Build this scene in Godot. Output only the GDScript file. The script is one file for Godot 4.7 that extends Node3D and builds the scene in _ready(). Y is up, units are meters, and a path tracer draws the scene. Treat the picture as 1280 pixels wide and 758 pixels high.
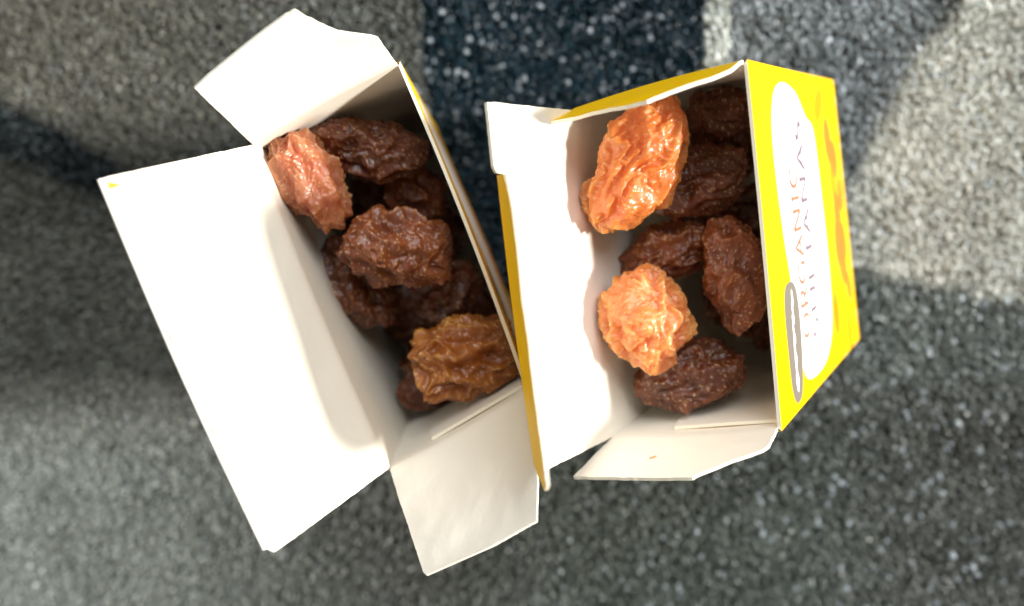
extends Node3D
# Two opened sultana cartons on a carpet, seen from above. Lengths in millimetres, turned into metres by MM.

const MM := 0.001
const PAPER := 0.35
var white_paper: StandardMaterial3D
var yellow_print: StandardMaterial3D
var front_print: StandardMaterial3D
var cut_edge: StandardMaterial3D
var raisin_skin: StandardMaterial3D
var pale_skin: StandardMaterial3D


func _ready() -> void:
	wobble.noise_type = FastNoiseLite.TYPE_SIMPLEX_SMOOTH
	wobble.frequency = 1.0
	wobble.seed = 12
	set_camera()
	set_light()
	make_materials()
	make_carpet()
	make_left_carton()
	make_right_carton()
	make_sultanas()


# ---------------------------------------------------------------- camera, light
func set_camera() -> void:
	var c := Camera3D.new()
	c.name = "camera"
	c.transform = Transform3D(Vector3(0.997613, -0.069046, 0), Vector3(-0.009477, -0.136928, -0.990536), Vector3(0.068392, 0.988172, -0.137256), Vector3(0, 121.508, 0) * MM)
	c.fov = 42.804
	var lens := CameraAttributesPhysical.new()
	lens.frustum_focal_length = 30.62
	lens.exposure_aperture = 15.0
	lens.frustum_focus_distance = 0.077
	lens.frustum_near = 0.005
	lens.frustum_far = 20.0
	c.attributes = lens
	c.near = 0.005
	c.far = 20.0
	add_child(c)
	c.current = true


func set_light() -> void:
	var e := Environment.new()
	e.background_mode = Environment.BG_COLOR
	e.background_color = Color(0.97, 0.98, 1.0)
	e.background_energy_multiplier = 0.12
	e.tonemap_mode = Environment.TONE_MAPPER_LINEAR
	e.tonemap_exposure = 1.13
	e.sdfgi_enabled = true
	e.ssao_enabled = true
	e.ssil_enabled = true
	var w := WorldEnvironment.new()
	w.name = "environment"
	w.environment = e
	add_child(w)
	# the window, three metres off to the right
	var l := AreaLight3D.new()
	l.name = "window_light"
	l.area_size = Vector2(0.40, 0.34)
	l.light_energy = 21.0
	l.light_color = Color(1.0, 0.985, 0.965)
	l.area_range = 8.0
	l.shadow_enabled = true
	add_child(l)
	var az := deg_to_rad(3.0)
	var el := deg_to_rad(28.0)
	# broad unseen fill light, added beyond the top of the view to brighten flaps
	var k := AreaLight3D.new()
	k.name = "wide_fill_light"
	k.area_size = Vector2(1.5, 1.2)
	k.light_energy = 3.6
	k.light_color = Color(0.96, 0.98, 1.0)
	k.area_range = 8.0
	k.shadow_enabled = true
	add_child(k)
	k.look_at_from_position(Vector3(0.45, 1.35, -1.3), Vector3(0, 0.03, 0))
	l.look_at_from_position(Vector3(cos(el) * cos(az), sin(el), -cos(el) * sin(az)) * 3.0, Vector3(0, 0.03, 0))


# ---------------------------------------------------------------- materials
func noise_texture(freq: float, octaves: int, seed_: int, size := 512) -> NoiseTexture2D:
	var n := FastNoiseLite.new()
	n.seed = seed_
	n.noise_type = FastNoiseLite.TYPE_SIMPLEX_SMOOTH
	n.frequency = freq
	n.fractal_octaves = octaves
	var t := NoiseTexture2D.new()
	t.width = size
	t.height = size
	t.seamless = true
	t.noise = n
	return t


func make_materials() -> void:
	var fibre := noise_texture(0.03, 4, 7)
	white_paper = StandardMaterial3D.new()
	white_paper.resource_name = "white_paper"
	white_paper.albedo_color = Color(0.905, 0.876, 0.815)
	white_paper.roughness = 0.75
	white_paper.heightmap_enabled = true
	white_paper.heightmap_texture = fibre
	white_paper.heightmap_scale = 0.0022
	white_paper.uv1_triplanar = true
	white_paper.uv1_scale = Vector3.ONE * 90.0
	white_paper.cull_mode = BaseMaterial3D.CULL_DISABLED
	cut_edge = white_paper.duplicate()
	cut_edge.resource_name = "cut_edge"
	cut_edge.albedo_color = Color(0.93, 0.9, 0.82)
	yellow_print = StandardMaterial3D.new()
	yellow_print.resource_name = "yellow_print"
	yellow_print.albedo_color = Color(0.985, 0.78, 0.0)
	yellow_print.roughness = 0.42
	yellow_print.clearcoat_enabled = true
	yellow_print.clearcoat = 0.08
	yellow_print.metallic_specular = 0.2
	yellow_print.clearcoat_roughness = 0.3
	yellow_print.cull_mode = BaseMaterial3D.CULL_DISABLED
	front_print = yellow_print.duplicate()
	front_print.resource_name = "front_print"
	front_print.albedo_color = Color.WHITE
	front_print.albedo_texture = draw_front()
	raisin_skin = StandardMaterial3D.new()
	raisin_skin.resource_name = "sultana_skin"
	raisin_skin.vertex_color_use_as_albedo = true
	raisin_skin.roughness = 0.52
	raisin_skin.clearcoat_enabled = true
	raisin_skin.clearcoat = 0.34
	raisin_skin.clearcoat_roughness = 0.16
	raisin_skin.subsurf_scatter_enabled = true
	raisin_skin.subsurf_scatter_strength = 0.1
	pale_skin = raisin_skin.duplicate()
	pale_skin.resource_name = "pale_sultana_skin"
	pale_skin.subsurf_scatter_strength = 0.42


func smooth_ring(p: Array) -> PackedVector2Array:
	var out := PackedVector2Array()
	var n := p.size()
	for i in n:
		var a: Vector2 = p[(i + n - 1) % n]
		var b: Vector2 = p[i]
		var c: Vector2 = p[(i + 1) % n]
		var d: Vector2 = p[(i + 2) % n]
		for k in 6:
			out.append(b.cubic_interpolate(c, a, d, k / 6.0))
	return out


func fill_ring(im: Image, ring: PackedVector2Array, col: Color, s: float) -> void:
	var lo := ring[0]
	var hi := ring[0]
	for p in ring:
		lo = lo.min(p)
		hi = hi.max(p)
	for y in range(maxi(0, int(lo.y * s)), mini(im.get_height(), int(hi.y * s) + 2)):
		for x in range(maxi(0, int(lo.x * s)), mini(im.get_width(), int(hi.x * s) + 2)):
			if Geometry2D.is_point_in_polygon(Vector2(x + 0.5, y + 0.5) / s, ring):
				im.set_pixel(x, y, col)


func oval(c: Vector2, rx: float, ry: float, turn := 0.0) -> PackedVector2Array:
	var out := PackedVector2Array()
	for k in 32:
		out.append(c + Vector2(cos(TAU * k / 32) * rx, sin(TAU * k / 32) * ry).rotated(turn))
	return out


func oval_at(x: float, y: float, rx: float, ry: float) -> Array:
	return Array(oval(Vector2(x, y), rx, ry))


func draw_front() -> ImageTexture:
	# the printed front of the carton, x along its top edge, y down its height, in mm
	var s := 24.0
	var im := Image.create(int(36 * s), int(43 * s), false, Image.FORMAT_RGBA8)
	im.fill(Color(0.97, 0.76, 0.0))
	var pale := [Vector2(1.5, 13.1), Vector2(2.6, 8.9), Vector2(5.9, 6.7), Vector2(10.8, 6.3), Vector2(17.5, 7.2), Vector2(21.9, 8.3), Vector2(28, 9.0), Vector2(33.0, 11.0), Vector2(34.4, 15.2), Vector2(33.9, 22.0), Vector2(30.4, 26.4), Vector2(23.2, 27.6), Vector2(15.0, 27.2), Vector2(6.9, 26.2), Vector2(5.0, 22.6), Vector2(2.4, 18.6)]
	fill_ring(im, smooth_ring(pale), Color(0.97, 0.95, 0.95), s)
	var orange := Color(0.90, 0.44, 0.13)
	var deep := Color(0.93, 0.56, 0.03)
	for g in [[3.5, 31.0, 1.1, 3.0, 0.5], [13.5, 35.5, 2.4, 1.6, 0.2], [33.6, 37.2, 2.4, 1.3, 0.1], [29.8, 29.8, 2.6, 1.6, 0.1], [24.4, 36.2, 2.5, 1.8, 0.6]]:
		fill_ring(im, oval(Vector2(g[0], g[1]), g[2] + 0.5, g[3] + 0.5, g[4]), deep, s)
	for g in [[8.0, 34.6, 2.7, 1.9, 0.15], [10.5, 37.5, 2.2, 2.0, 0], [17.6, 36.3, 2.7, 1.9, 0.1], [21.2, 34.8, 2.8, 1.7, -0.1], [24.4, 37.2, 2.6, 1.6, 0.4], [21.5, 38.6, 2.4, 1.6, 0.2], [27.8, 39.4, 2.2, 1.3, 0.5], [15.2, 39.8, 2.2, 1.5, 0]]:
		fill_ring(im, oval(Vector2(g[0], g[1]), g[2] * 1.12, g[3] * 1.2, g[4]), orange, s)
	fill_ring(im, oval(Vector2(29.9, 29.6), 2.5, 1.4, 0.1), Color(0.92, 0.50, 0.06), s)
	var badge := [Vector2(22.3, 8.6), Vector2(22.5, 5.9), Vector2(24.6, 4.9), Vector2(29.0, 4.9), Vector2(33.2, 5.3), Vector2(35.1, 6.8), Vector2(34.6, 9.3), Vector2(31.0, 10.5), Vector2(26.8, 10.9), Vector2(23.6, 10.4)]
	fill_ring(im, smooth_ring(badge), Color(0.46, 0.43, 0.385), s)
	# the white script inside the badge: a run of joined rounded strokes
	for g in [[24.0, 8.3, 0.95, 0.28], [25.1, 8.0, 0.9, 0.24], [26.2, 7.95, 0.66, 0.46], [27.3, 7.7, 0.85, 0.24], [28.3, 7.85, 0.66, 0.46], [29.4, 7.6, 0.9, 0.26], [30.5, 7.75, 0.7, 0.46], [31.6, 7.65, 0.8, 0.28], [32.8, 7.7, 0.95, 0.55], [33.4, 7.7, 0.7, 0.4]]:
		fill_ring(im, oval(Vector2(g[0], g[1]), g[2], g[3], 0.1), Color(0.97, 0.96, 0.97), s)
	fill_ring(im, oval(Vector2(33.0, 7.7), 0.22, 0.16), Color(0.46, 0.44, 0.42), s)
	im.resize(int(36 * s / 2), int(43 * s / 2), Image.INTERPOLATE_LANCZOS)
	return ImageTexture.create_from_image(im)


# ---------------------------------------------------------------- tagging
func tag(o: Node, label: String, category := "", group := "", kind := "") -> void:
	if label:
		o.set_meta("label", label)
	if category:
		o.set_meta("category", category)
	if group:
		o.set_meta("group", group)
	if kind:
		o.set_meta("kind", kind)


var wobble := FastNoiseLite.new()
var taken := {}

func numbered(n: String) -> String:
	taken[n] = taken.get(n, -1) + 1
	return n if taken[n] == 0 else "%s_%03d" % [n, taken[n]]


func part(called: String, mesh: Mesh, parent: Node3D) -> MeshInstance3D:
	var m := MeshInstance3D.new()
	var n := called
	var k := 0
	while parent.has_node(NodePath(n)):
		k += 1
		n = "%s_%03d" % [called, k]
	m.name = n
	m.mesh = mesh
	parent.add_child(m, true)
	return m


# ---------------------------------------------------------------- board sheets
# A sheet of board between an inner and an outer grid of points (rows of equal length).
func sheet(inner: Array, outer: Array, uvs: Array, at: Vector3, mi: Material, mo: Material, me: Material, open := "") -> ArrayMesh:
	var mesh := ArrayMesh.new()
	var nv := inner.size()
	var nu: int = inner[0].size()
	for side in 2:
		var g: Array = outer if side else inner
		var other: Array = inner if side else outer
		var st := SurfaceTool.new()
		st.begin(Mesh.PRIMITIVE_TRIANGLES)
		var mid := Vector2i(nu / 2, nv / 2)
		var away: Vector3 = (g[mid.y][mid.x] - other[mid.y][mid.x])
		var flip := 1.0
		var n0: Vector3 = (g[mid.y][mini(mid.x + 1, nu - 1)] - g[mid.y][mid.x - 1]).cross(g[mini(mid.y + 1, nv - 1)][mid.x] - g[mid.y - 1][mid.x])
		if n0.dot(away) < 0:
			flip = -1.0
		for j in nv:
			for i in nu:
				var du: Vector3 = g[j][mini(i + 1, nu - 1)] - g[j][maxi(i - 1, 0)]
				var dv: Vector3 = g[mini(j + 1, nv - 1)][i] - g[maxi(j - 1, 0)][i]
				st.set_normal((du.cross(dv) * flip).normalized())
				st.set_uv(uvs[j][i])
				st.add_vertex((g[j][i] - at) * MM)
		for j in nv - 1:
			for i in nu - 1:
				var a := j * nu + i
				if flip > 0:
					for k in [a, a + nu, a + 1, a + 1, a + nu, a + nu + 1]:
						st.add_index(k)
				else:
					for k in [a, a + 1, a + nu, a + 1, a + nu + 1, a + nu]:
						st.add_index(k)
		st.set_material(mo if side else mi)
		st.commit(mesh)
	var se := SurfaceTool.new()
	se.begin(Mesh.PRIMITIVE_TRIANGLES)
	var cen := Vector3.ZERO
	for j in nv:
		for i in nu:
			cen += inner[j][i] / (nu * nv)
	for e in "0123":
		if open.contains(e):
			continue
		var count: int = nu if e in "02" else nv
		for k in count - 1:
			var q := []
			for d in 2:
				var i: int = k + d if e in "02" else (0 if e == "3" else nu - 1)
				var j: int = k + d if e in "13" else (0 if e == "0" else nv - 1)
				q.append(inner[j][i])
				q.append(outer[j][i])
			var n: Vector3 = (q[1] - q[0]).cross(q[2] - q[0]).normalized()
			var order := [0, 1, 2, 2, 1, 3]
			if n.dot(q[0] - cen) < 0:
				n = -n
			else:
				order = [0, 2, 1, 2, 3, 1]
			for v in order:
				se.set_normal(n)
				se.set_uv(Vector2.ZERO)
				se.add_vertex((q[v] - at) * MM)
	se.set_material(me)
	se.commit(mesh)
	return mesh


# A wall of the carton from inner corner a to b at the rim and c (under a) to d at the foot; oa, ob: the mitred shifts to the outer corners.
func wall(a: Vector3, b: Vector3, c: Vector3, d: Vector3, oa: Vector3, ob: Vector3, bulge: float, at: Vector3, mo: Material, open: String) -> ArrayMesh:
	var pi := []
	var po := []
	var uv := []
	var out := (oa + ob).normalized()
	for j in 17:
		var t := j / 16.0
		var ri := PackedVector3Array()
		var ro := PackedVector3Array()
		var ru := PackedVector2Array()
		for i in 17:
			var s := i / 16.0
			var p := a.lerp(b, s).lerp(c.lerp(d, s), t)
			p += out * bulge * sin(PI * s) * (1.0 - 0.55 * t * t) * (1.0 if t < 0.999 else 0.0)
			ri.append(p)
			ro.append(p + oa.lerp(ob, s))
			ru.append(Vector2(s, t))
		pi.append(ri)
		po.append(ro)
		uv.append(ru)
	return sheet(pi, po, uv, at, white_paper, mo, cut_edge, open)


# A flap that leaves the line start + u * along, first in the direction of angle a0 and, past its crease, of a1 (degrees from outward over up).
# sides: rows (distance from crease, first u, last u). Returns [mesh, end offset].
func flap(line: Callable, along: Vector3, o: Vector3, up: Vector3, a0: float, a1: float, crease: float, curl: float, sides: Array, at: Vector3, open := "0", mo: Material = null, rows := 36) -> Array:
	var length: float = sides[-1].x
	var pi := []
	var po := []
	var uv := []
	var off := Vector3.ZERO
	var v := 0.0
	for j in rows + 1:
		var t := float(j) / rows
		var nv := length * t
		var step := nv - v
		for k in 4:
			var vv := v + step * (k + 0.5) / 4
			var ang := deg_to_rad(lerpf(a0, a1, smoothstep(0, crease, vv)) + curl * vv / length)
			off += (o * cos(ang) + up * sin(ang)) * step / 4
		v = nv
		var ang2 := deg_to_rad(lerpf(a0, a1, smoothstep(0, crease, v)) + curl * v / length)
		var n := o * sin(ang2) - up * cos(ang2)
		var lo := 0.0
		var hi := 0.0
		for k in sides.size() - 1:
			if v >= sides[k].x - 1e-5:
				var f: float = clampf((v - sides[k].x) / maxf(sides[k + 1].x - sides[k].x, 1e-5), 0, 1)
				lo = lerpf(sides[k].y, sides[k + 1].y, f)
				hi = lerpf(sides[k].z, sides[k + 1].z, f)
		lo += 0.05 * wobble.get_noise_2d(v * 1.6, 7.0 + length)
		hi += 0.05 * wobble.get_noise_2d(v * 1.6, 90.0 + length)
		var ri := PackedVector3Array()
		var ro := PackedVector3Array()
		var ru := PackedVector2Array()
		for i in 33:
			var u := lerpf(lo, hi, i / 32.0)
			var p: Vector3 = line.call(u) + off + n * 0.14 * smoothstep(0.0, 3.0, v) * wobble.get_noise_2d(u * 0.16 + length, v * 0.16)
			p += (o * cos(ang2) + up * sin(ang2)) * (0.05 * t * wobble.get_noise_2d(u * 1.4, 31.0 + length))
			ri.append(p)
			ro.append(p + n * PAPER)
			ru.append(Vector2(u, v) / 40.0)
		pi.append(ri)
		po.append(ro)
		uv.append(ru)
	return [sheet(pi, po, uv, at, white_paper, mo if mo else yellow_print, cut_edge, open), off, pi]


func carton_frame(rim: Array, base: Array) -> Dictionary:
	var c: Vector3 = (rim[0] + rim[1] + rim[2] + rim[3]) / 4
	var f: Vector3 = (base[0] + base[1] + base[2] + base[3]) / 4
	return {"rim": rim, "base": base, "up": (c - f).normalized(), "mid": c, "foot": f}


func hinge(b: Dictionary, i: int, j: int, bulge: float) -> Dictionary:
	var a: Vector3 = b.rim[i]
	var e: Vector3 = b.rim[j]
	var along := (e - a).normalized()
	var up: Vector3 = (b.up - along * b.up.dot(along)).normalized()
	var o := along.cross(up)
	if o.dot(a - b.mid) < 0:
		o = -o
	var l := a.distance_to(e)
	var line := func(u: float) -> Vector3: return a + along * u + o * bulge * sin(PI * clampf(u / l, 0, 1))
	return {"along": along, "up": up, "o": o, "line": line, "length": l}


func carton_body(root: Node3D, b: Dictionary, bulge: Array, front: int) -> void:
	var o := []
	for i in 4:
		o.append(hinge(b, i, (i + 1) % 4, 0).o * PAPER)
	var names := ["side_panel", "front_panel", "side_panel", "back_panel"]
	for i in 4:
		var j := (i + 1) % 4
		var m := wall(b.rim[i], b.rim[j], b.base[i], b.base[j], o[(i + 3) % 4] + o[i], o[i] + o[j], bulge[i], root.position / MM, front_print if i == front else yellow_print, "13" if i == front else "013")
		part(names[i], m, root)
	var pi := []
	var po := []
	var uv := []
	for j in 5:
		var ri := PackedVector3Array()
		var ro := PackedVector3Array()
		var ru := PackedVector2Array()
		for i in 5:
			var p: Vector3 = b.base[0].lerp(b.base[1], i / 4.0).lerp(b.base[3].lerp(b.base[2], i / 4.0), j / 4.0) + b.up * 0.45
			ri.append(p)
			ro.append(p - b.up * PAPER)
			ru.append(Vector2(i, j) / 4.0)
		pi.append(ri)
		po.append(ro)
		uv.append(ru)
	part("base_panel", sheet(pi, po, uv, root.position / MM, white_paper, yellow_print, cut_edge), root)


# the glued seam strip inside the panel between rim corners i and j
func glue_strip(root: Node3D, b: Dictionary, i: int, j: int, s0: float, s1: float, t0: float, t1: float) -> void:
	var h := hinge(b, i, j, 0)
	var pi := []
	var po := []
	var uv := []
	for r in 9:
		var t := lerpf(t0, t1, r / 8.0)
		var ri := PackedVector3Array()
		var ro := PackedVector3Array()
		var ru := PackedVector2Array()
		for k in 17:
			var f := k / 16.0
			var s := lerpf(s0 + (0.03 if r == 0 else 0.0), s1, f)
			var p: Vector3 = b.rim[i].lerp(b.rim[j], s).lerp(b.base[i].lerp(b.base[j], s), t)
			p += h.o * (0.25 * sin(PI * s) - 0.03 - 0.12 * sin(PI * f))
			ro.append(p)
			ri.append(p - h.o * 0.36)
			ru.append(Vector2(s, t))
		pi.append(ri)
		po.append(ro)
		uv.append(ru)
	part("glue_tab", sheet(pi, po, uv, root.position / MM, white_paper, yellow_print, cut_edge), root)


func rounded(length: float, lo: float, hi: float, r_lo: float, r_hi: float) -> Array:
	# rows of a strip whose far corners are rounded
	var out := [Vector3(0, lo, hi)]
	var r := maxf(r_lo, r_hi)
	for k in 9:
		var v := length - r + r * sin(PI / 2 * k / 8.0)
		var a := (v - (length - r)) / r
		var c := 1.0 - sqrt(maxf(0.0, 1.0 - a * a))
		out.append(Vector3(v, lo + r_lo * c, hi - r_hi * c))
	return out


func lettering(text: String, parent: Node3D, b: Dictionary, s_from: float, s_to: float, t_mid: float, cap: float, color: Color, bulge: float, at: Vector3) -> void:
	var f := SystemFont.new()
	f.font_names = PackedStringArray(["Droid Sans"])
	f.font_weight = 500
	var tm := TextMesh.new()
	tm.text = text
	tm.font = f
	tm.font_size = 32
	tm.pixel_size = 0.1
	tm.depth = 0.0
	tm.curve_step = 1.0
	var arr := tm.surface_get_arrays(0)
	var v: PackedVector3Array = arr[Mesh.ARRAY_VERTEX]
	var lo := v[0]
	var hi := v[0]
	for p in v:
		lo = lo.min(p)
		hi = hi.max(p)
	var h := hinge(b, 1, 2, 0)
	var down := (b.base[1] + b.base[2] - b.rim[1] - b.rim[2] as Vector3).normalized()
	var hl: float = h.length
	var st := SurfaceTool.new()
	st.begin(Mesh.PRIMITIVE_TRIANGLES)
	var idx: PackedInt32Array = arr[Mesh.ARRAY_INDEX] if arr[Mesh.ARRAY_INDEX] != null else PackedInt32Array(range(v.size()))
	for p in v:
		var s := lerpf(s_from, s_to, (p.x - lo.x) / (hi.x - lo.x))
		var t := t_mid - ((p.y - lo.y) / (hi.y - lo.y) - 0.5) * cap
		var f2 := t / 42.3
		var q: Vector3 = b.rim[1].lerp(b.rim[2], s / hl).lerp(b.base[1].lerp(b.base[2], s / hl), f2)
		q += h.o * (bulge * sin(PI * s / hl) * (1.0 - 0.55 * f2 * f2) + PAPER + 0.09)
		st.set_normal(h.o)
		st.add_vertex((q - at) * MM)
	for k in idx:
		st.add_index(k)
	var ink := StandardMaterial3D.new()
	ink.resource_name = "lettering_ink"
	ink.albedo_color = color
	ink.roughness = 0.5
	ink.cull_mode = BaseMaterial3D.CULL_DISABLED
	st.set_material(ink)
	part("lettering", st.commit(), parent)


func print_mark(parent: Node3D, grid: Array, shape: Array, color: Color, at: Vector3, strip := false) -> void:
	# a small printed mark, a hair above the board; shape in fractions of the board's grid
	var p := []
	var nu: int = grid[0].size() - 1
	var nv: int = grid.size() - 1
	for q in shape:
		var x: float = q.x * nu
		var y: float = q.y * nv
		var i := mini(int(x), nu - 1)
		var j := mini(int(y), nv - 1)
		p.append(grid[j][i].lerp(grid[j][i + 1], x - i).lerp(grid[j + 1][i].lerp(grid[j + 1][i + 1], x - i), y - j))
	var n: Vector3 = (p[1] - p[0]).cross(p[2] - p[0]).normalized()
	if n.y < 0:
		n = -n
	var st := SurfaceTool.new()
	st.begin(Mesh.PRIMITIVE_TRIANGLES)
	for k in range(1, p.size() - 1):
		for q in ([p[k - 1], p[k], p[k + 1]] if strip else [p[0], p[k], p[k + 1]]):
			st.set_normal(n)
			st.add_vertex((q + n * 0.04 - at) * MM)
	var ink: StandardMaterial3D = white_paper.duplicate()
	ink.resource_name = "print_mark_ink"
	ink.albedo_color = color
	st.set_material(ink)
	part("print_mark", st.commit(), parent)


func make_left_carton() -> void:
	var b := carton_frame([Vector3(-32.09, 42.32, -5.23), Vector3(-16.91, 42.32, -12.96), Vector3(-4.05, 42.32, 20.24), Vector3(-18.64, 42.32, 29.00)],
		[Vector3(-36.5, 0.1, -3.6), Vector3(-20.5, 0.1, -10.3), Vector3(-6.55, 0.1, 22.8), Vector3(-22.56, 0.1, 29.6)])
	var root := Node3D.new()
	root.name = numbered("sultana_carton")
	root.position = b.foot * MM
	add_child(root)
	tag(root, "upright open carton on the left, its white lid flap spread wide", "carton", "sultana cartons")
	carton_body(root, b, [0.25, 0.35, 0.25, 0.35], 1)
	glue_strip(root, b, 3, 2, 0.27, 0.985, 0.045, 0.6)
	var at: Vector3 = b.foot
	var h := hinge(b, 0, 3, 0.35)
	var f := flap(h.line, h.along, h.o, h.up, 90, 56, 1.3, -4, [Vector3(0, 0, 36.78), Vector3(1.0, 0.1, 36.7), Vector3(16.6, 0.7, 36.9), Vector3(17.1, 0.75, 36.2)], at, "02")
	var lid := part("lid_flap", f[0], root)
	print_mark(lid, f[2], [Vector2(0.010, 0.985), Vector2(0.026, 0.915), Vector2(0.030, 0.99)], Color(0.9, 0.55, 0.1), at)
	var edge := []
	for k in 61:
		var wear := 0.004 + 0.006 * absf(wobble.get_noise_1d(k * 0.23))
		edge.append(Vector2(0.04 + 0.94 * k / 60.0, 1.0))
		edge.append(Vector2(0.04 + 0.94 * k / 60.0, 1.0 - wear))
	print_mark(lid, f[2], edge, Color(0.80, 0.52, 0.22), at, true)
	var end: Vector3 = f[1]
	var line: Callable = h.line
	var t := flap(func(u: float) -> Vector3: return line.call(u) + end, h.along, h.o, h.up, 52, -115, 0.9, 0, rounded(6.5, 0.75, 36.2, 3.0, 3.0), at)
	part("tuck_tongue", t[0], lid)
	h = hinge(b, 0, 1, 0.25)
	f = flap(h.line, h.along, h.o, h.up, 90, 54, 1.0, -3, [Vector3(0, 0, 17.0), Vector3(4.2, 0.0, 16.9), Vector3(4.7, 0.0, 16.5), Vector3(6.8, -0.1, 14.1), Vector3(8.2, -0.1, 13.2), Vector3(9.4, -0.1, 12.6), Vector3(9.42, 0.9, 12.5), Vector3(10.7, 10.9, 12.0)], at)
	part("dust_flap", f[0], root)
	h = hinge(b, 3, 2, 0.25)
	f = flap(h.line, h.along, h.o, h.up, 90, 50, 1.0, -3, [Vector3(0, 0, 17.0), Vector3(3.5, 0.25, 17.0), Vector3(10.5, 0.85, 14.8), Vector3(13.6, 1.1, 13.5), Vector3(14.0, 8.5, 13.35)], at)
	part("dust_flap", f[0], root)


func make_right_carton() -> void:
	var b := carton_frame([Vector3(1.31, 37.13, -8.99), Vector3(16.41, 45.79, -12.17), Vector3(21.25, 45.22, 22.89), Vector3(5.72, 36.25, 26.90)],
		[Vector3(21.41, 0.11, -13.15), Vector3(36.39, 8.62, -15.44), Vector3(41.95, 8.41, 20.12), Vector3(26.97, 0.09, 22.41)])
	var root := Node3D.new()
	root.name = numbered("sultana_carton")
	root.position = b.foot * MM
	add_child(root)
	tag(root, "tilted open carton on the right showing its yellow printed front", "carton", "sultana cartons")
	carton_body(root, b, [0.25, 0.1, 0.25, 0.3], 1)
	glue_strip(root, b, 3, 2, 0.33, 0.975, 0.04, 0.6)
	var at: Vector3 = b.foot
	var front := root.get_node("front_panel")
	lettering("ORGANIC", front, b, 29.1, 10.2, 13.2, 3.3, Color(0.68, 0.42, 0.31), 0.1, at)
	lettering("SULTANAS", front, b, 29.9, 5.2, 17.5, 3.1, Color(0.46, 0.39, 0.42), 0.1, at)
	var h := hinge(b, 0, 3, 0.3)
	var f := flap(h.line, h.along, h.o, h.up, 90, 86, 1.0, 0, [Vector3(0, 0, 36.18), Vector3(1.0, 0.0, 36.1), Vector3(14.3, -0.75, 35.1)], at, "02")
	var lid := part("lid_flap", f[0], root)
	var end: Vector3 = f[1]
	var line: Callable = h.line
	var over := func(u: float) -> Vector3: return line.call(u) + end
	var t := flap(over, h.along, h.o, h.up, 86, 86, 1, 0, rounded(1.2, -0.75, 5.7, 0.0, 0.9), at)
	part("lock_tab", t[0], lid)
	t = flap(over, h.along, h.o, h.up, 88, 129.3, 0.8, 0, rounded(11.6, 5.85, 33.9, 4.4, 5.0), at)
	part("tuck_tongue", t[0], lid)
	h = hinge(b, 0, 1, 0.25)
	f = flap(h.line, h.along, h.o, h.up, 92, 104.5, 1.0, 2, [Vector3(0, 0, 17.7), Vector3(4.2, -0.5, 17.6), Vector3(5.6, -0.9, 16.3), Vector3(7.5, 3.0, 14.0), Vector3(9.6, 9.5, 11.5)], at)
	part("dust_flap", f[0], root)
	h = hinge(b, 3, 2, 0.25)
	f = flap(h.line, h.along, h.o, h.up, 90, 79, 0.8, 0, [Vector3(0, 0, 18.38), Vector3(3.6, -0.5, 18.3), Vector3(4.2, -0.6, 17.9), Vector3(5.9, -0.85, 14.9), Vector3(8.0, -1.2, 12.3), Vector3(8.4, -1.25, 12.0)], at)
	var df := part("dust_flap", f[0], root)
	print_mark(df, f[2], oval_at(0.40, 0.55, 0.018, 0.035), Color(0.9, 0.66, 0.42), at)


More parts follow.
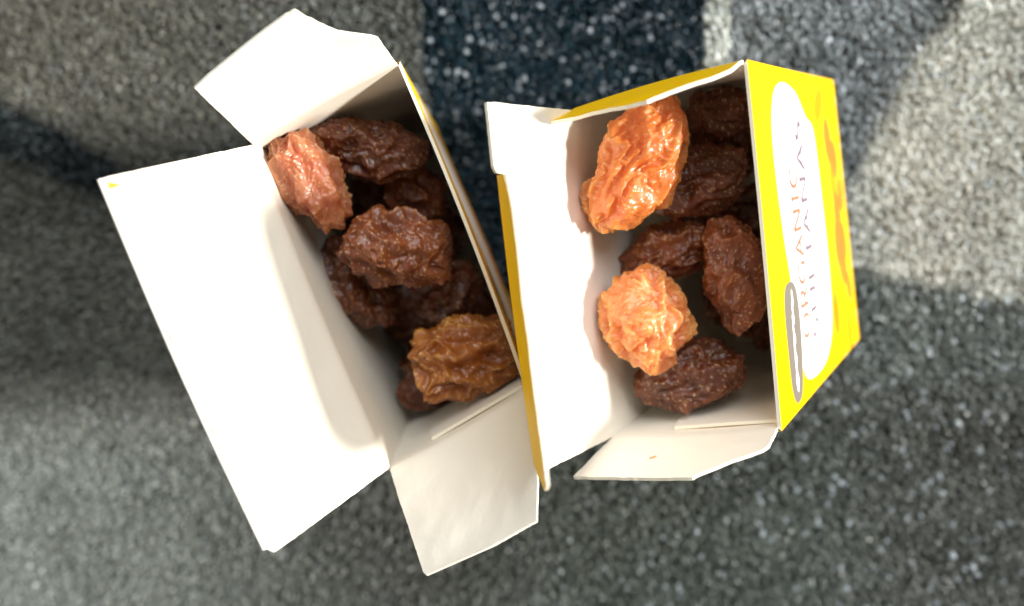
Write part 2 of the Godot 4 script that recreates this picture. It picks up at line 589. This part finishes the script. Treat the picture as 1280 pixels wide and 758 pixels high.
# ---------------------------------------------------------------- sultanas
func sultana_mesh(a: float, b: float, c: float, seed_: int, rows: int, round_: int, tone: Dictionary) -> ArrayMesh:
	var n := FastNoiseLite.new()
	n.seed = seed_
	n.noise_type = FastNoiseLite.TYPE_SIMPLEX_SMOOTH
	n.fractal_type = FastNoiseLite.FRACTAL_NONE
	n.frequency = 1.0
	var nu := round_
	var nv := rows
	var pos := PackedVector3Array()
	var col := PackedColorArray()
	var length_stretch: float = tone.get("stretch", 0.42)
	var depth: float = tone.get("depth", 1.0)
	for j in nv + 1:
		var th := PI * (0.004 + 0.992 * j / nv)
		for i in nu:
			var ph := TAU * i / nu
			var d := Vector3(cos(th), sin(th) * cos(ph), sin(th) * sin(ph))
			var p := Vector3(d.x * a, d.y * b, d.z * c)
			var nrm := Vector3(d.x / a, d.y / b, d.z / c).normalized()
			var lump: float = 1.0 + tone.get("lump", 0.12) * n.get_noise_3dv(d * 1.05 + Vector3(11, 3, 7)) + 0.06 * n.get_noise_3dv(d * 2.3 + Vector3(31, 0, 2))
			var w := Vector3(n.get_noise_3dv(p * 0.22 + Vector3(5, 9, 1)), n.get_noise_3dv(p * 0.22 + Vector3(-8, 2, 6)), n.get_noise_3dv(p * 0.22 + Vector3(3, -7, 12)))
			var w2 := n.get_noise_3dv(p * 0.75 + Vector3(50, 1, 4))
			var q := p + w * 1.1 + Vector3(w2, -w2, w2) * 0.22
			q.x *= length_stretch
			var big := n.get_noise_3dv(q * 0.26 + Vector3(20, 20, 0))
			var fold := 1.0 - 2.2 * (sqrt(big * big + 0.010) - 0.10)
			var mv := n.get_noise_3dv(q * 0.52 + Vector3(0, 40, 9))
			var mid := 1.0 - 2.1 * (sqrt(mv * mv + 0.012) - 0.11)
			var sv := n.get_noise_3dv(Vector3(q.x * 1.5, q.y, q.z) * 1.15 + Vector3(7, 0, 60))
			var small := 1.0 - 2.0 * (sqrt(sv * sv + 0.02) - 0.14)
			var bead := n.get_noise_3dv(p * 1.7 + Vector3(2, 80, 5))
			var grain := n.get_noise_3dv(p * 3.2)
			var keep := smoothstep(-0.35, 0.5, big + 0.4 * w.x)
			var hgt := 0.64 * fold + 0.42 * mid * (0.25 + 0.75 * keep) + 0.09 * small * (0.35 + 0.65 * mid) + 0.15 * bead * smoothstep(0.1, 0.95, mid) + 0.035 * grain
			hgt *= depth * (0.5 + 0.5 * sin(th))
			pos.append(p * lump * 0.93 + nrm * (hgt - 0.50) * 0.95)
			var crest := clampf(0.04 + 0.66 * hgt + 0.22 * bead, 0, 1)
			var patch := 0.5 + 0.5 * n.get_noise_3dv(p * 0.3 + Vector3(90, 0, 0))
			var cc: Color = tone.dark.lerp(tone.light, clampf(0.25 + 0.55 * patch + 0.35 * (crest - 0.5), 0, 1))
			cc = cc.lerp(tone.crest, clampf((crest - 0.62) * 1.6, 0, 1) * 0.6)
			if tone.has("blush"):
				var bl := clampf(1.0 - (d - tone.blush).length() / 0.42 + 0.5 * bead + 0.3 * mid, 0, 1)
				cc = cc.lerp(Color(0.62, 0.07, 0.05), bl * 0.75)
			if grain > 0.5 and bead > 0.1:
				cc = cc.lerp(Color(0.75, 0.50, 0.27), 0.45)
			col.append(cc)
	var nor := PackedVector3Array()
	nor.resize(pos.size())
	var idx := PackedInt32Array()
	for j in nv:
		for i in nu:
			var p0 := j * nu + i
			var p1 := j * nu + (i + 1) % nu
			var p2 := p0 + nu
			var p3 := p1 + nu
			var fn := (pos[p2] - pos[p0]).cross(pos[p1] - pos[p0])
			var fn2 := (pos[p2] - pos[p1]).cross(pos[p3] - pos[p2])
			nor[p0] += fn
			nor[p1] += fn + fn2
			nor[p2] += fn + fn2
			nor[p3] += fn2
			idx.append_array([p0, p1, p2, p1, p3, p2])
	# close both ends
	for e in 2:
		var first := 0 if e == 0 else nv * nu
		var mid_p := Vector3.ZERO
		for i in nu:
			mid_p += pos[first + i] / nu
		pos.append(mid_p)
		col.append(col[first])
		nor.append(Vector3(1 if e == 0 else -1, 0, 0))
		for i in nu:
			var x := first + i
			var y := first + (i + 1) % nu
			idx.append_array([pos.size() - 1, x, y] if e == 1 else [pos.size() - 1, y, x])
	var good := 0.0
	for k in range(0, nv * nu, 37):
		good += signf(nor[k].dot(pos[k]))
	for k in nor.size() - 2:
		nor[k] = (nor[k] if good > 0 else -nor[k]).normalized()
	for k in pos.size():
		pos[k] *= MM
	var arr := []
	arr.resize(Mesh.ARRAY_MAX)
	arr[Mesh.ARRAY_VERTEX] = pos
	arr[Mesh.ARRAY_NORMAL] = nor
	arr[Mesh.ARRAY_COLOR] = col
	arr[Mesh.ARRAY_INDEX] = idx
	var m := ArrayMesh.new()
	m.add_surface_from_arrays(Mesh.PRIMITIVE_TRIANGLES, arr)
	m.surface_set_material(0, pale_skin if tone.get("pale", false) else raisin_skin)
	return m


func sultana(at: Vector3, long: Vector3, wide: Vector3, a: float, b: float, c: float, seed_: int, detail: int, tone: Dictionary, label: String, group: String) -> void:
	var x := long.normalized()
	var y := (wide - x * wide.dot(x)).normalized()
	var o := MeshInstance3D.new()
	o.name = numbered("sultana")
	o.mesh = sultana_mesh(a, b, c, seed_, detail, int(detail * 0.9), tone)
	o.transform = Transform3D(Basis(x, y, x.cross(y)), at * MM)
	add_child(o, true)
	tag(o, label, "sultana", group)


func make_sultanas() -> void:
	var amber := {"pale": true, "dark": Color(0.50, 0.095, 0.011), "light": Color(0.70, 0.205, 0.036), "crest": Color(0.80, 0.355, 0.13)}
	var gold := {"pale": true, "dark": Color(0.52, 0.125, 0.024), "light": Color(0.72, 0.25, 0.066), "crest": Color(0.82, 0.42, 0.19)}
	var rosy := {"pale": true, "dark": Color(0.32, 0.070, 0.022), "light": Color(0.50, 0.175, 0.075), "crest": Color(0.72, 0.38, 0.23)}
	var brown := {"dark": Color(0.085, 0.015, 0.0025), "light": Color(0.27, 0.068, 0.012), "crest": Color(0.62, 0.26, 0.08)}
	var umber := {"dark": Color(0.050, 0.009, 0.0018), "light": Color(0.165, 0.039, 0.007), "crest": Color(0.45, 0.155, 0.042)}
	var honey := {"lump": 0.24, "depth": 1.35, "dark": Color(0.17, 0.036, 0.002), "light": Color(0.40, 0.125, 0.010), "crest": Color(0.78, 0.42, 0.10)}
	var gl := "sultanas in the left carton"
	var gr := "sultanas in the right carton"
	var r := rosy.duplicate()
	r.blush = Vector3(-0.62, 0.15, 0.75)
	sultana(Vector3(-27.6, 38.6, -1.6), Vector3(0.44, -0.17, 0.88), Vector3(-0.84, 0.28, 0.47), 6.3, 3.4, 3.0, 11, 170, r, "pale pinkish sultana at the upper left corner of the left carton", gl)
	sultana(Vector3(-22.2, 34.3, -5.2), Vector3(0.96, -0.24, 0.13), Vector3(-0.14, -0.03, 0.99), 7.6, 3.6, 3.0, 12, 160, umber, "long dark sultana lying along the top end of the left carton", gl)
	sultana(Vector3(-18.0, 28.3, -0.2), Vector3(0.85, -0.15, 0.50), Vector3(-0.49, 0.08, 0.87), 4.3, 3.5, 3.2, 13, 110, brown, "small knobbly dark sultana sunk beside the yellow edge of the left carton", gl)
	sultana(Vector3(-18.78, 36.3, 6.0), Vector3(0.96, -0.20, 0.22), Vector3(-0.20, 0.11, 0.97), 6.9, 4.7, 3.9, 14, 170, brown, "plump reddish brown sultana in the middle of the left carton", gl)
	sultana(Vector3(-24.9, 30.3, 10.5), Vector3(0.59, -0.07, 0.80), Vector3(-0.76, 0.28, 0.58), 6.7, 3.9, 3.2, 15, 130, umber, "dark sultana slanting below the plump middle one, by the left wall", gl)
	sultana(Vector3(-14.4, 28.9, 11.6), Vector3(0.75, -0.18, -0.63), Vector3(0.64, 0.01, 0.77), 4.9, 3.6, 3.1, 16, 110, umber, "dark sultana half hidden at the lower right of the plump middle one", gl)
	sultana(Vector3(-11.3, 36.0, 18.2), Vector3(0.96, -0.17, -0.23), Vector3(0.25, 0.17, 0.95), 6.9, 4.7, 3.7, 17, 170, honey, "large honey brown sultana at the lower end of the left carton", gl)
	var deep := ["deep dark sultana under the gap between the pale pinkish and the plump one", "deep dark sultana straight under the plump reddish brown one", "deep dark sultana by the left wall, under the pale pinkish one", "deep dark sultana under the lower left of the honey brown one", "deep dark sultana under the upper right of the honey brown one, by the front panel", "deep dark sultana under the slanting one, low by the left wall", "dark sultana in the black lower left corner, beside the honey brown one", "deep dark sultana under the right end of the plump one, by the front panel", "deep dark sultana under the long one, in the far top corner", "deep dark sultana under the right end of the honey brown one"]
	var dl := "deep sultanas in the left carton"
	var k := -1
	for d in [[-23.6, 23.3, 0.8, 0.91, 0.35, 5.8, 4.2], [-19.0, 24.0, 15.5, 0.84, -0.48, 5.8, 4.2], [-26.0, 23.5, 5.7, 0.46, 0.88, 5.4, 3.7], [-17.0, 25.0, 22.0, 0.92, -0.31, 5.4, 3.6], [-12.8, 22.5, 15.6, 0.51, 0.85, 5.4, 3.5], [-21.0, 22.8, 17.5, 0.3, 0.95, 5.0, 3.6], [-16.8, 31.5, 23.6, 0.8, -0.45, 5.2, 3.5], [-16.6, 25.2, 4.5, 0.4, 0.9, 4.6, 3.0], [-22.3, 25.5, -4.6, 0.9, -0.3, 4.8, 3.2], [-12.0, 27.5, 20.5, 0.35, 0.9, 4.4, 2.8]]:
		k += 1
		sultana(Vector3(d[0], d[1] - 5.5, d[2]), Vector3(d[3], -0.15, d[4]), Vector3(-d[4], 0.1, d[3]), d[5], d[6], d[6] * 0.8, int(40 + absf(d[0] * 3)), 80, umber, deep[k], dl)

	var am := amber.duplicate()
	am.stretch = 0.25
	am.depth = 0.85
	sultana(Vector3(7.4, 39.9, -3.0), Vector3(0.45, 0.07, -0.89), Vector3(0.89, 0.06, 0.46), 7.9, 4.6, 3.7, 21, 190, am, "biggest bright orange sultana, leaning on the right carton's white lid flap", gr)
	sultana(Vector3(14.5, 33.5, -1.5), Vector3(0.96, 0.16, -0.24), Vector3(0.24, 0.02, 0.97), 6.3, 4.0, 3.2, 22, 130, umber, "dark sultana to the lower right of the biggest orange one", gr)
	sultana(Vector3(17.2, 31.4, -9.0), Vector3(0.98, 0.19, 0.03), Vector3(-0.01, -0.11, 0.99), 4.0, 3.3, 3.0, 23, 90, umber, "dark sultana deep in the top right corner of the right carton", gr)
	sultana(Vector3(11.8, 31.6, 6.4), Vector3(0.96, 0.09, -0.26), Vector3(0.25, 0.10, 0.96), 6.0, 3.6, 3.0, 24, 130, brown, "dark brown sultana lying crosswise between the two bright orange ones", gr)
	sultana(Vector3(18.4, 36.6, 8.6), Vector3(0.18, 0.14, 0.97), Vector3(-0.96, -0.19, 0.20), 6.6, 3.5, 3.2, 25, 150, brown, "red brown sultana standing lengthwise against the yellow front panel", gr)
	var go := gold.duplicate()
	go.stretch = 0.55
	go.blush = Vector3(-0.60, -0.12, 0.78)
	sultana(Vector3(8.7, 38.0, 13.1), Vector3(0.21, 0.17, 0.96), Vector3(-0.97, -0.07, 0.23), 6.3, 5.0, 4.1, 36, 180, go, "round golden orange sultana with a red spot, middle of the right carton", gr)
	sultana(Vector3(14.3, 34.4, 20.2), Vector3(0.95, 0.09, -0.29), Vector3(0.26, 0.26, 0.93), 6.7, 4.1, 3.6, 27, 160, umber, "dark sultana at the lower end of the right carton", gr)
	sultana(Vector3(3.7, 38.1, 0.9), Vector3(0.25, 0.03, 0.95), Vector3(-0.8, 0.3, 0.2), 3.4, 1.9, 1.6, 28, 110, amber, "small orange sultana tucked under the biggest orange one by the hinge", gr)
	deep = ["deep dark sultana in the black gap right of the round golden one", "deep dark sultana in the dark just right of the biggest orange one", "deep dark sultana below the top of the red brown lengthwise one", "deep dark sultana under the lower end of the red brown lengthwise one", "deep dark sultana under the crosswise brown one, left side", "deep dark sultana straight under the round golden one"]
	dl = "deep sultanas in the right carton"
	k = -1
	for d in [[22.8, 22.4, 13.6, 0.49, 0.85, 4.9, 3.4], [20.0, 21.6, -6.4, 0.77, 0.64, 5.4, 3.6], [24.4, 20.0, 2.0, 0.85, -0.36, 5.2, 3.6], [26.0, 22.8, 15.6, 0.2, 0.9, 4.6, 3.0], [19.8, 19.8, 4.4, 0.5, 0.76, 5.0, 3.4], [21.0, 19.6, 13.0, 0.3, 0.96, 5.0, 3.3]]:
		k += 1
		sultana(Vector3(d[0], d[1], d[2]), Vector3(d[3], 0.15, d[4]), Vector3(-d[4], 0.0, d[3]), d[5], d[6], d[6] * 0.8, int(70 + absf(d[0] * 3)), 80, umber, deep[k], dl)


# ---------------------------------------------------------------- carpet
func blend(a: float, b: float, x: float) -> float:
	return smoothstep(a, b, x)


func inside(ring: PackedVector2Array, p: Vector2, soft: float) -> float:
	# 1 well inside the ring, 0 well outside
	var best := 1e9
	for i in ring.size():
		var q := Geometry2D.get_closest_point_to_segment(p, ring[i], ring[(i + 1) % ring.size()])
		best = minf(best, q.distance_squared_to(p))
	var d := sqrt(best) * (1.0 if Geometry2D.is_point_in_polygon(p, ring) else -1.0)
	return smoothstep(-soft, soft, d)


func make_carpet() -> void:
	var n := FastNoiseLite.new()
	n.seed = 5
	n.noise_type = FastNoiseLite.TYPE_SIMPLEX_SMOOTH
	n.frequency = 1.0
	var backing := MeshInstance3D.new()
	backing.name = "carpet"
	var pm := PlaneMesh.new()
	pm.size = Vector2(1.6, 1.6)
	backing.mesh = pm
	backing.position = Vector3(0, -2.2, 0) * MM
	var bm := StandardMaterial3D.new()
	bm.resource_name = "carpet_backing"
	bm.albedo_color = Color(0.17, 0.17, 0.165)
	bm.roughness = 0.95
	bm.heightmap_enabled = true
	bm.heightmap_texture = noise_texture(0.05, 3, 3)
	bm.heightmap_scale = 0.06
	bm.uv1_triplanar = true
	bm.uv1_scale = Vector3.ONE * 20.0
	pm.material = bm
	add_child(backing)
	tag(backing, "charcoal, navy and cream patterned carpet under both cartons", "carpet", "", "structure")

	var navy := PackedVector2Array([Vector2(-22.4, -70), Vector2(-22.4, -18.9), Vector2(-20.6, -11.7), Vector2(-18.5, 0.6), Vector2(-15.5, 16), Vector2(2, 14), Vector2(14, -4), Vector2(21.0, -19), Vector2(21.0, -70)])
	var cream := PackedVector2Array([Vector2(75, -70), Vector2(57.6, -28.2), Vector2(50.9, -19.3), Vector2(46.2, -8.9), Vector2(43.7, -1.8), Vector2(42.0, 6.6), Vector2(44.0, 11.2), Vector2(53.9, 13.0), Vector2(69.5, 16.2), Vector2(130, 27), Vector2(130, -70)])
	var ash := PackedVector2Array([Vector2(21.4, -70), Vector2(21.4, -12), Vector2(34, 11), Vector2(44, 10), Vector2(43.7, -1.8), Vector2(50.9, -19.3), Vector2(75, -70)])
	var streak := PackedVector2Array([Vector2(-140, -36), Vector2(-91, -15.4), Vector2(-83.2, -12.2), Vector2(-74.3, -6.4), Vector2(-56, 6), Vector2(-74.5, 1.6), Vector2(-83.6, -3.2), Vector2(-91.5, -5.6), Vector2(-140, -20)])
	var rng := RandomNumberGenerator.new()
	rng.seed = 77
	var where: Array[Transform3D] = []
	var tint := PackedColorArray()
	var step := 0.74
	for gz in int(250 / step):
		for gx in int(320 / step):
			var x := -170 + gx * step + (step / 2 if gz % 2 else 0.0) + rng.randf_range(-0.3, 0.3)
			var z := -95 + gz * step * 0.9 + rng.randf_range(-0.3, 0.3)
			var p := Vector2(x, z)
			var warp := p + Vector2(n.get_noise_2d(x * 0.16, z * 0.16), n.get_noise_2d(x * 0.16 + 40, z * 0.16)) * 0.9 + Vector2(rng.randf_range(-0.3, 0.3), rng.randf_range(-0.3, 0.3))
			var blot := n.get_noise_2d(x * 0.045 + 9, z * 0.045)
			var fine := n.get_noise_2d(x * 0.3 - 30, z * 0.3)
			# charcoal ground: browner at the upper left, greyer at the lower left, darker in the lower middle
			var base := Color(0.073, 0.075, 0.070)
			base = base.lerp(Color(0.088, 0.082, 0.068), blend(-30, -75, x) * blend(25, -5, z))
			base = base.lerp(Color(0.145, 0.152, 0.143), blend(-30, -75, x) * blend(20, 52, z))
			base = base.lerp(Color(0.125, 0.117, 0.10), blend(-38, -60, x) * blend(0, 8, z) * blend(46, 26, z) * 0.8)  # lighter brown painted in to counter the shade the cartons cast here
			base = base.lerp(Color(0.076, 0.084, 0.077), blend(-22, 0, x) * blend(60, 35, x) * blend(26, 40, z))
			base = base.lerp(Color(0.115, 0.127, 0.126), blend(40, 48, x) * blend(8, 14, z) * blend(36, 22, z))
			var pale := 0.0
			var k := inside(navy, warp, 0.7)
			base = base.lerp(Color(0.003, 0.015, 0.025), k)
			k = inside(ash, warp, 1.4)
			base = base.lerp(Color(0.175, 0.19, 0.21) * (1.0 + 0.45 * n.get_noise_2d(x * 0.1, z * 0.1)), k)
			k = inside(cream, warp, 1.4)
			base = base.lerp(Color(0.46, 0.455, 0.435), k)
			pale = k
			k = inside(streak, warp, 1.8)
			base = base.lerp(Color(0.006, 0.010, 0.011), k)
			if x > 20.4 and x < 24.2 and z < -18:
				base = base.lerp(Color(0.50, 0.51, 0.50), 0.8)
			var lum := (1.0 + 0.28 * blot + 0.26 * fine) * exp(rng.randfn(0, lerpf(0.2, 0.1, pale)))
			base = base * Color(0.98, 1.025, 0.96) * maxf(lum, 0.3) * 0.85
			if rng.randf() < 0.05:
				base = base.lerp(Color(0.50, 0.57, 0.62), 0.08 + 0.37 * maxf(blend(-20, 35, x), blend(0, -20, z) * blend(-30, -15, x)))  # painted glints: some tufts tinted bluish white, stronger to the right and top
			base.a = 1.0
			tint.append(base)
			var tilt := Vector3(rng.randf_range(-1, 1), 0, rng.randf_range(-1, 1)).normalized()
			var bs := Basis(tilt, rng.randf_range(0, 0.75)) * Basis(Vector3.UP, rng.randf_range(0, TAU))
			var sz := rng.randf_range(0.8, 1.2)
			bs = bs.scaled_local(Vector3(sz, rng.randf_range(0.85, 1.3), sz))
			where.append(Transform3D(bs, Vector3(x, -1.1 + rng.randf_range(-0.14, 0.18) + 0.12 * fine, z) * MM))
	# one tuft: a lumpy twisted bobble of yarn
	var st := SurfaceTool.new()
	st.begin(Mesh.PRIMITIVE_TRIANGLES)
	var R := 10
	var H := 7
	for j in H + 1:
		var th := PI * j / H
		for i in R:
			var ph := TAU * i / R + th * 0.6
			var rr := 0.47 * (1.0 + 0.13 * sin(ph * 3 + th * 2.0) + 0.10 * n.get_noise_3d(cos(ph) * sin(th) * 2, cos(th) * 2, sin(ph) * sin(th) * 2))
			st.add_vertex(Vector3(sin(th) * cos(ph) * rr, cos(th) * rr * 1.55, sin(th) * sin(ph) * rr) * MM)
	for j in H:
		for i in R:
			var a := j * R + i
			var b := j * R + (i + 1) % R
			for v in [a, b, a + R, b, b + R, a + R]:
				st.add_index(v)
	st.generate_normals()
	var yarn := StandardMaterial3D.new()
	yarn.resource_name = "carpet_yarn"
	yarn.vertex_color_use_as_albedo = true
	yarn.roughness = 0.24
	yarn.metallic_specular = 0.4
	st.set_material(yarn)
	var mm := MultiMesh.new()
	mm.transform_format = MultiMesh.TRANSFORM_3D
	mm.use_colors = true
	mm.mesh = st.commit()
	mm.instance_count = where.size()
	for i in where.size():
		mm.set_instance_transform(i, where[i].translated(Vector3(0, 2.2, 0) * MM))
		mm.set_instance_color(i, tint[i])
	var pile := MultiMeshInstance3D.new()
	pile.name = "carpet_pile"
	pile.multimesh = mm
	backing.add_child(pile)
	pile.set_meta("kind", "stuff")
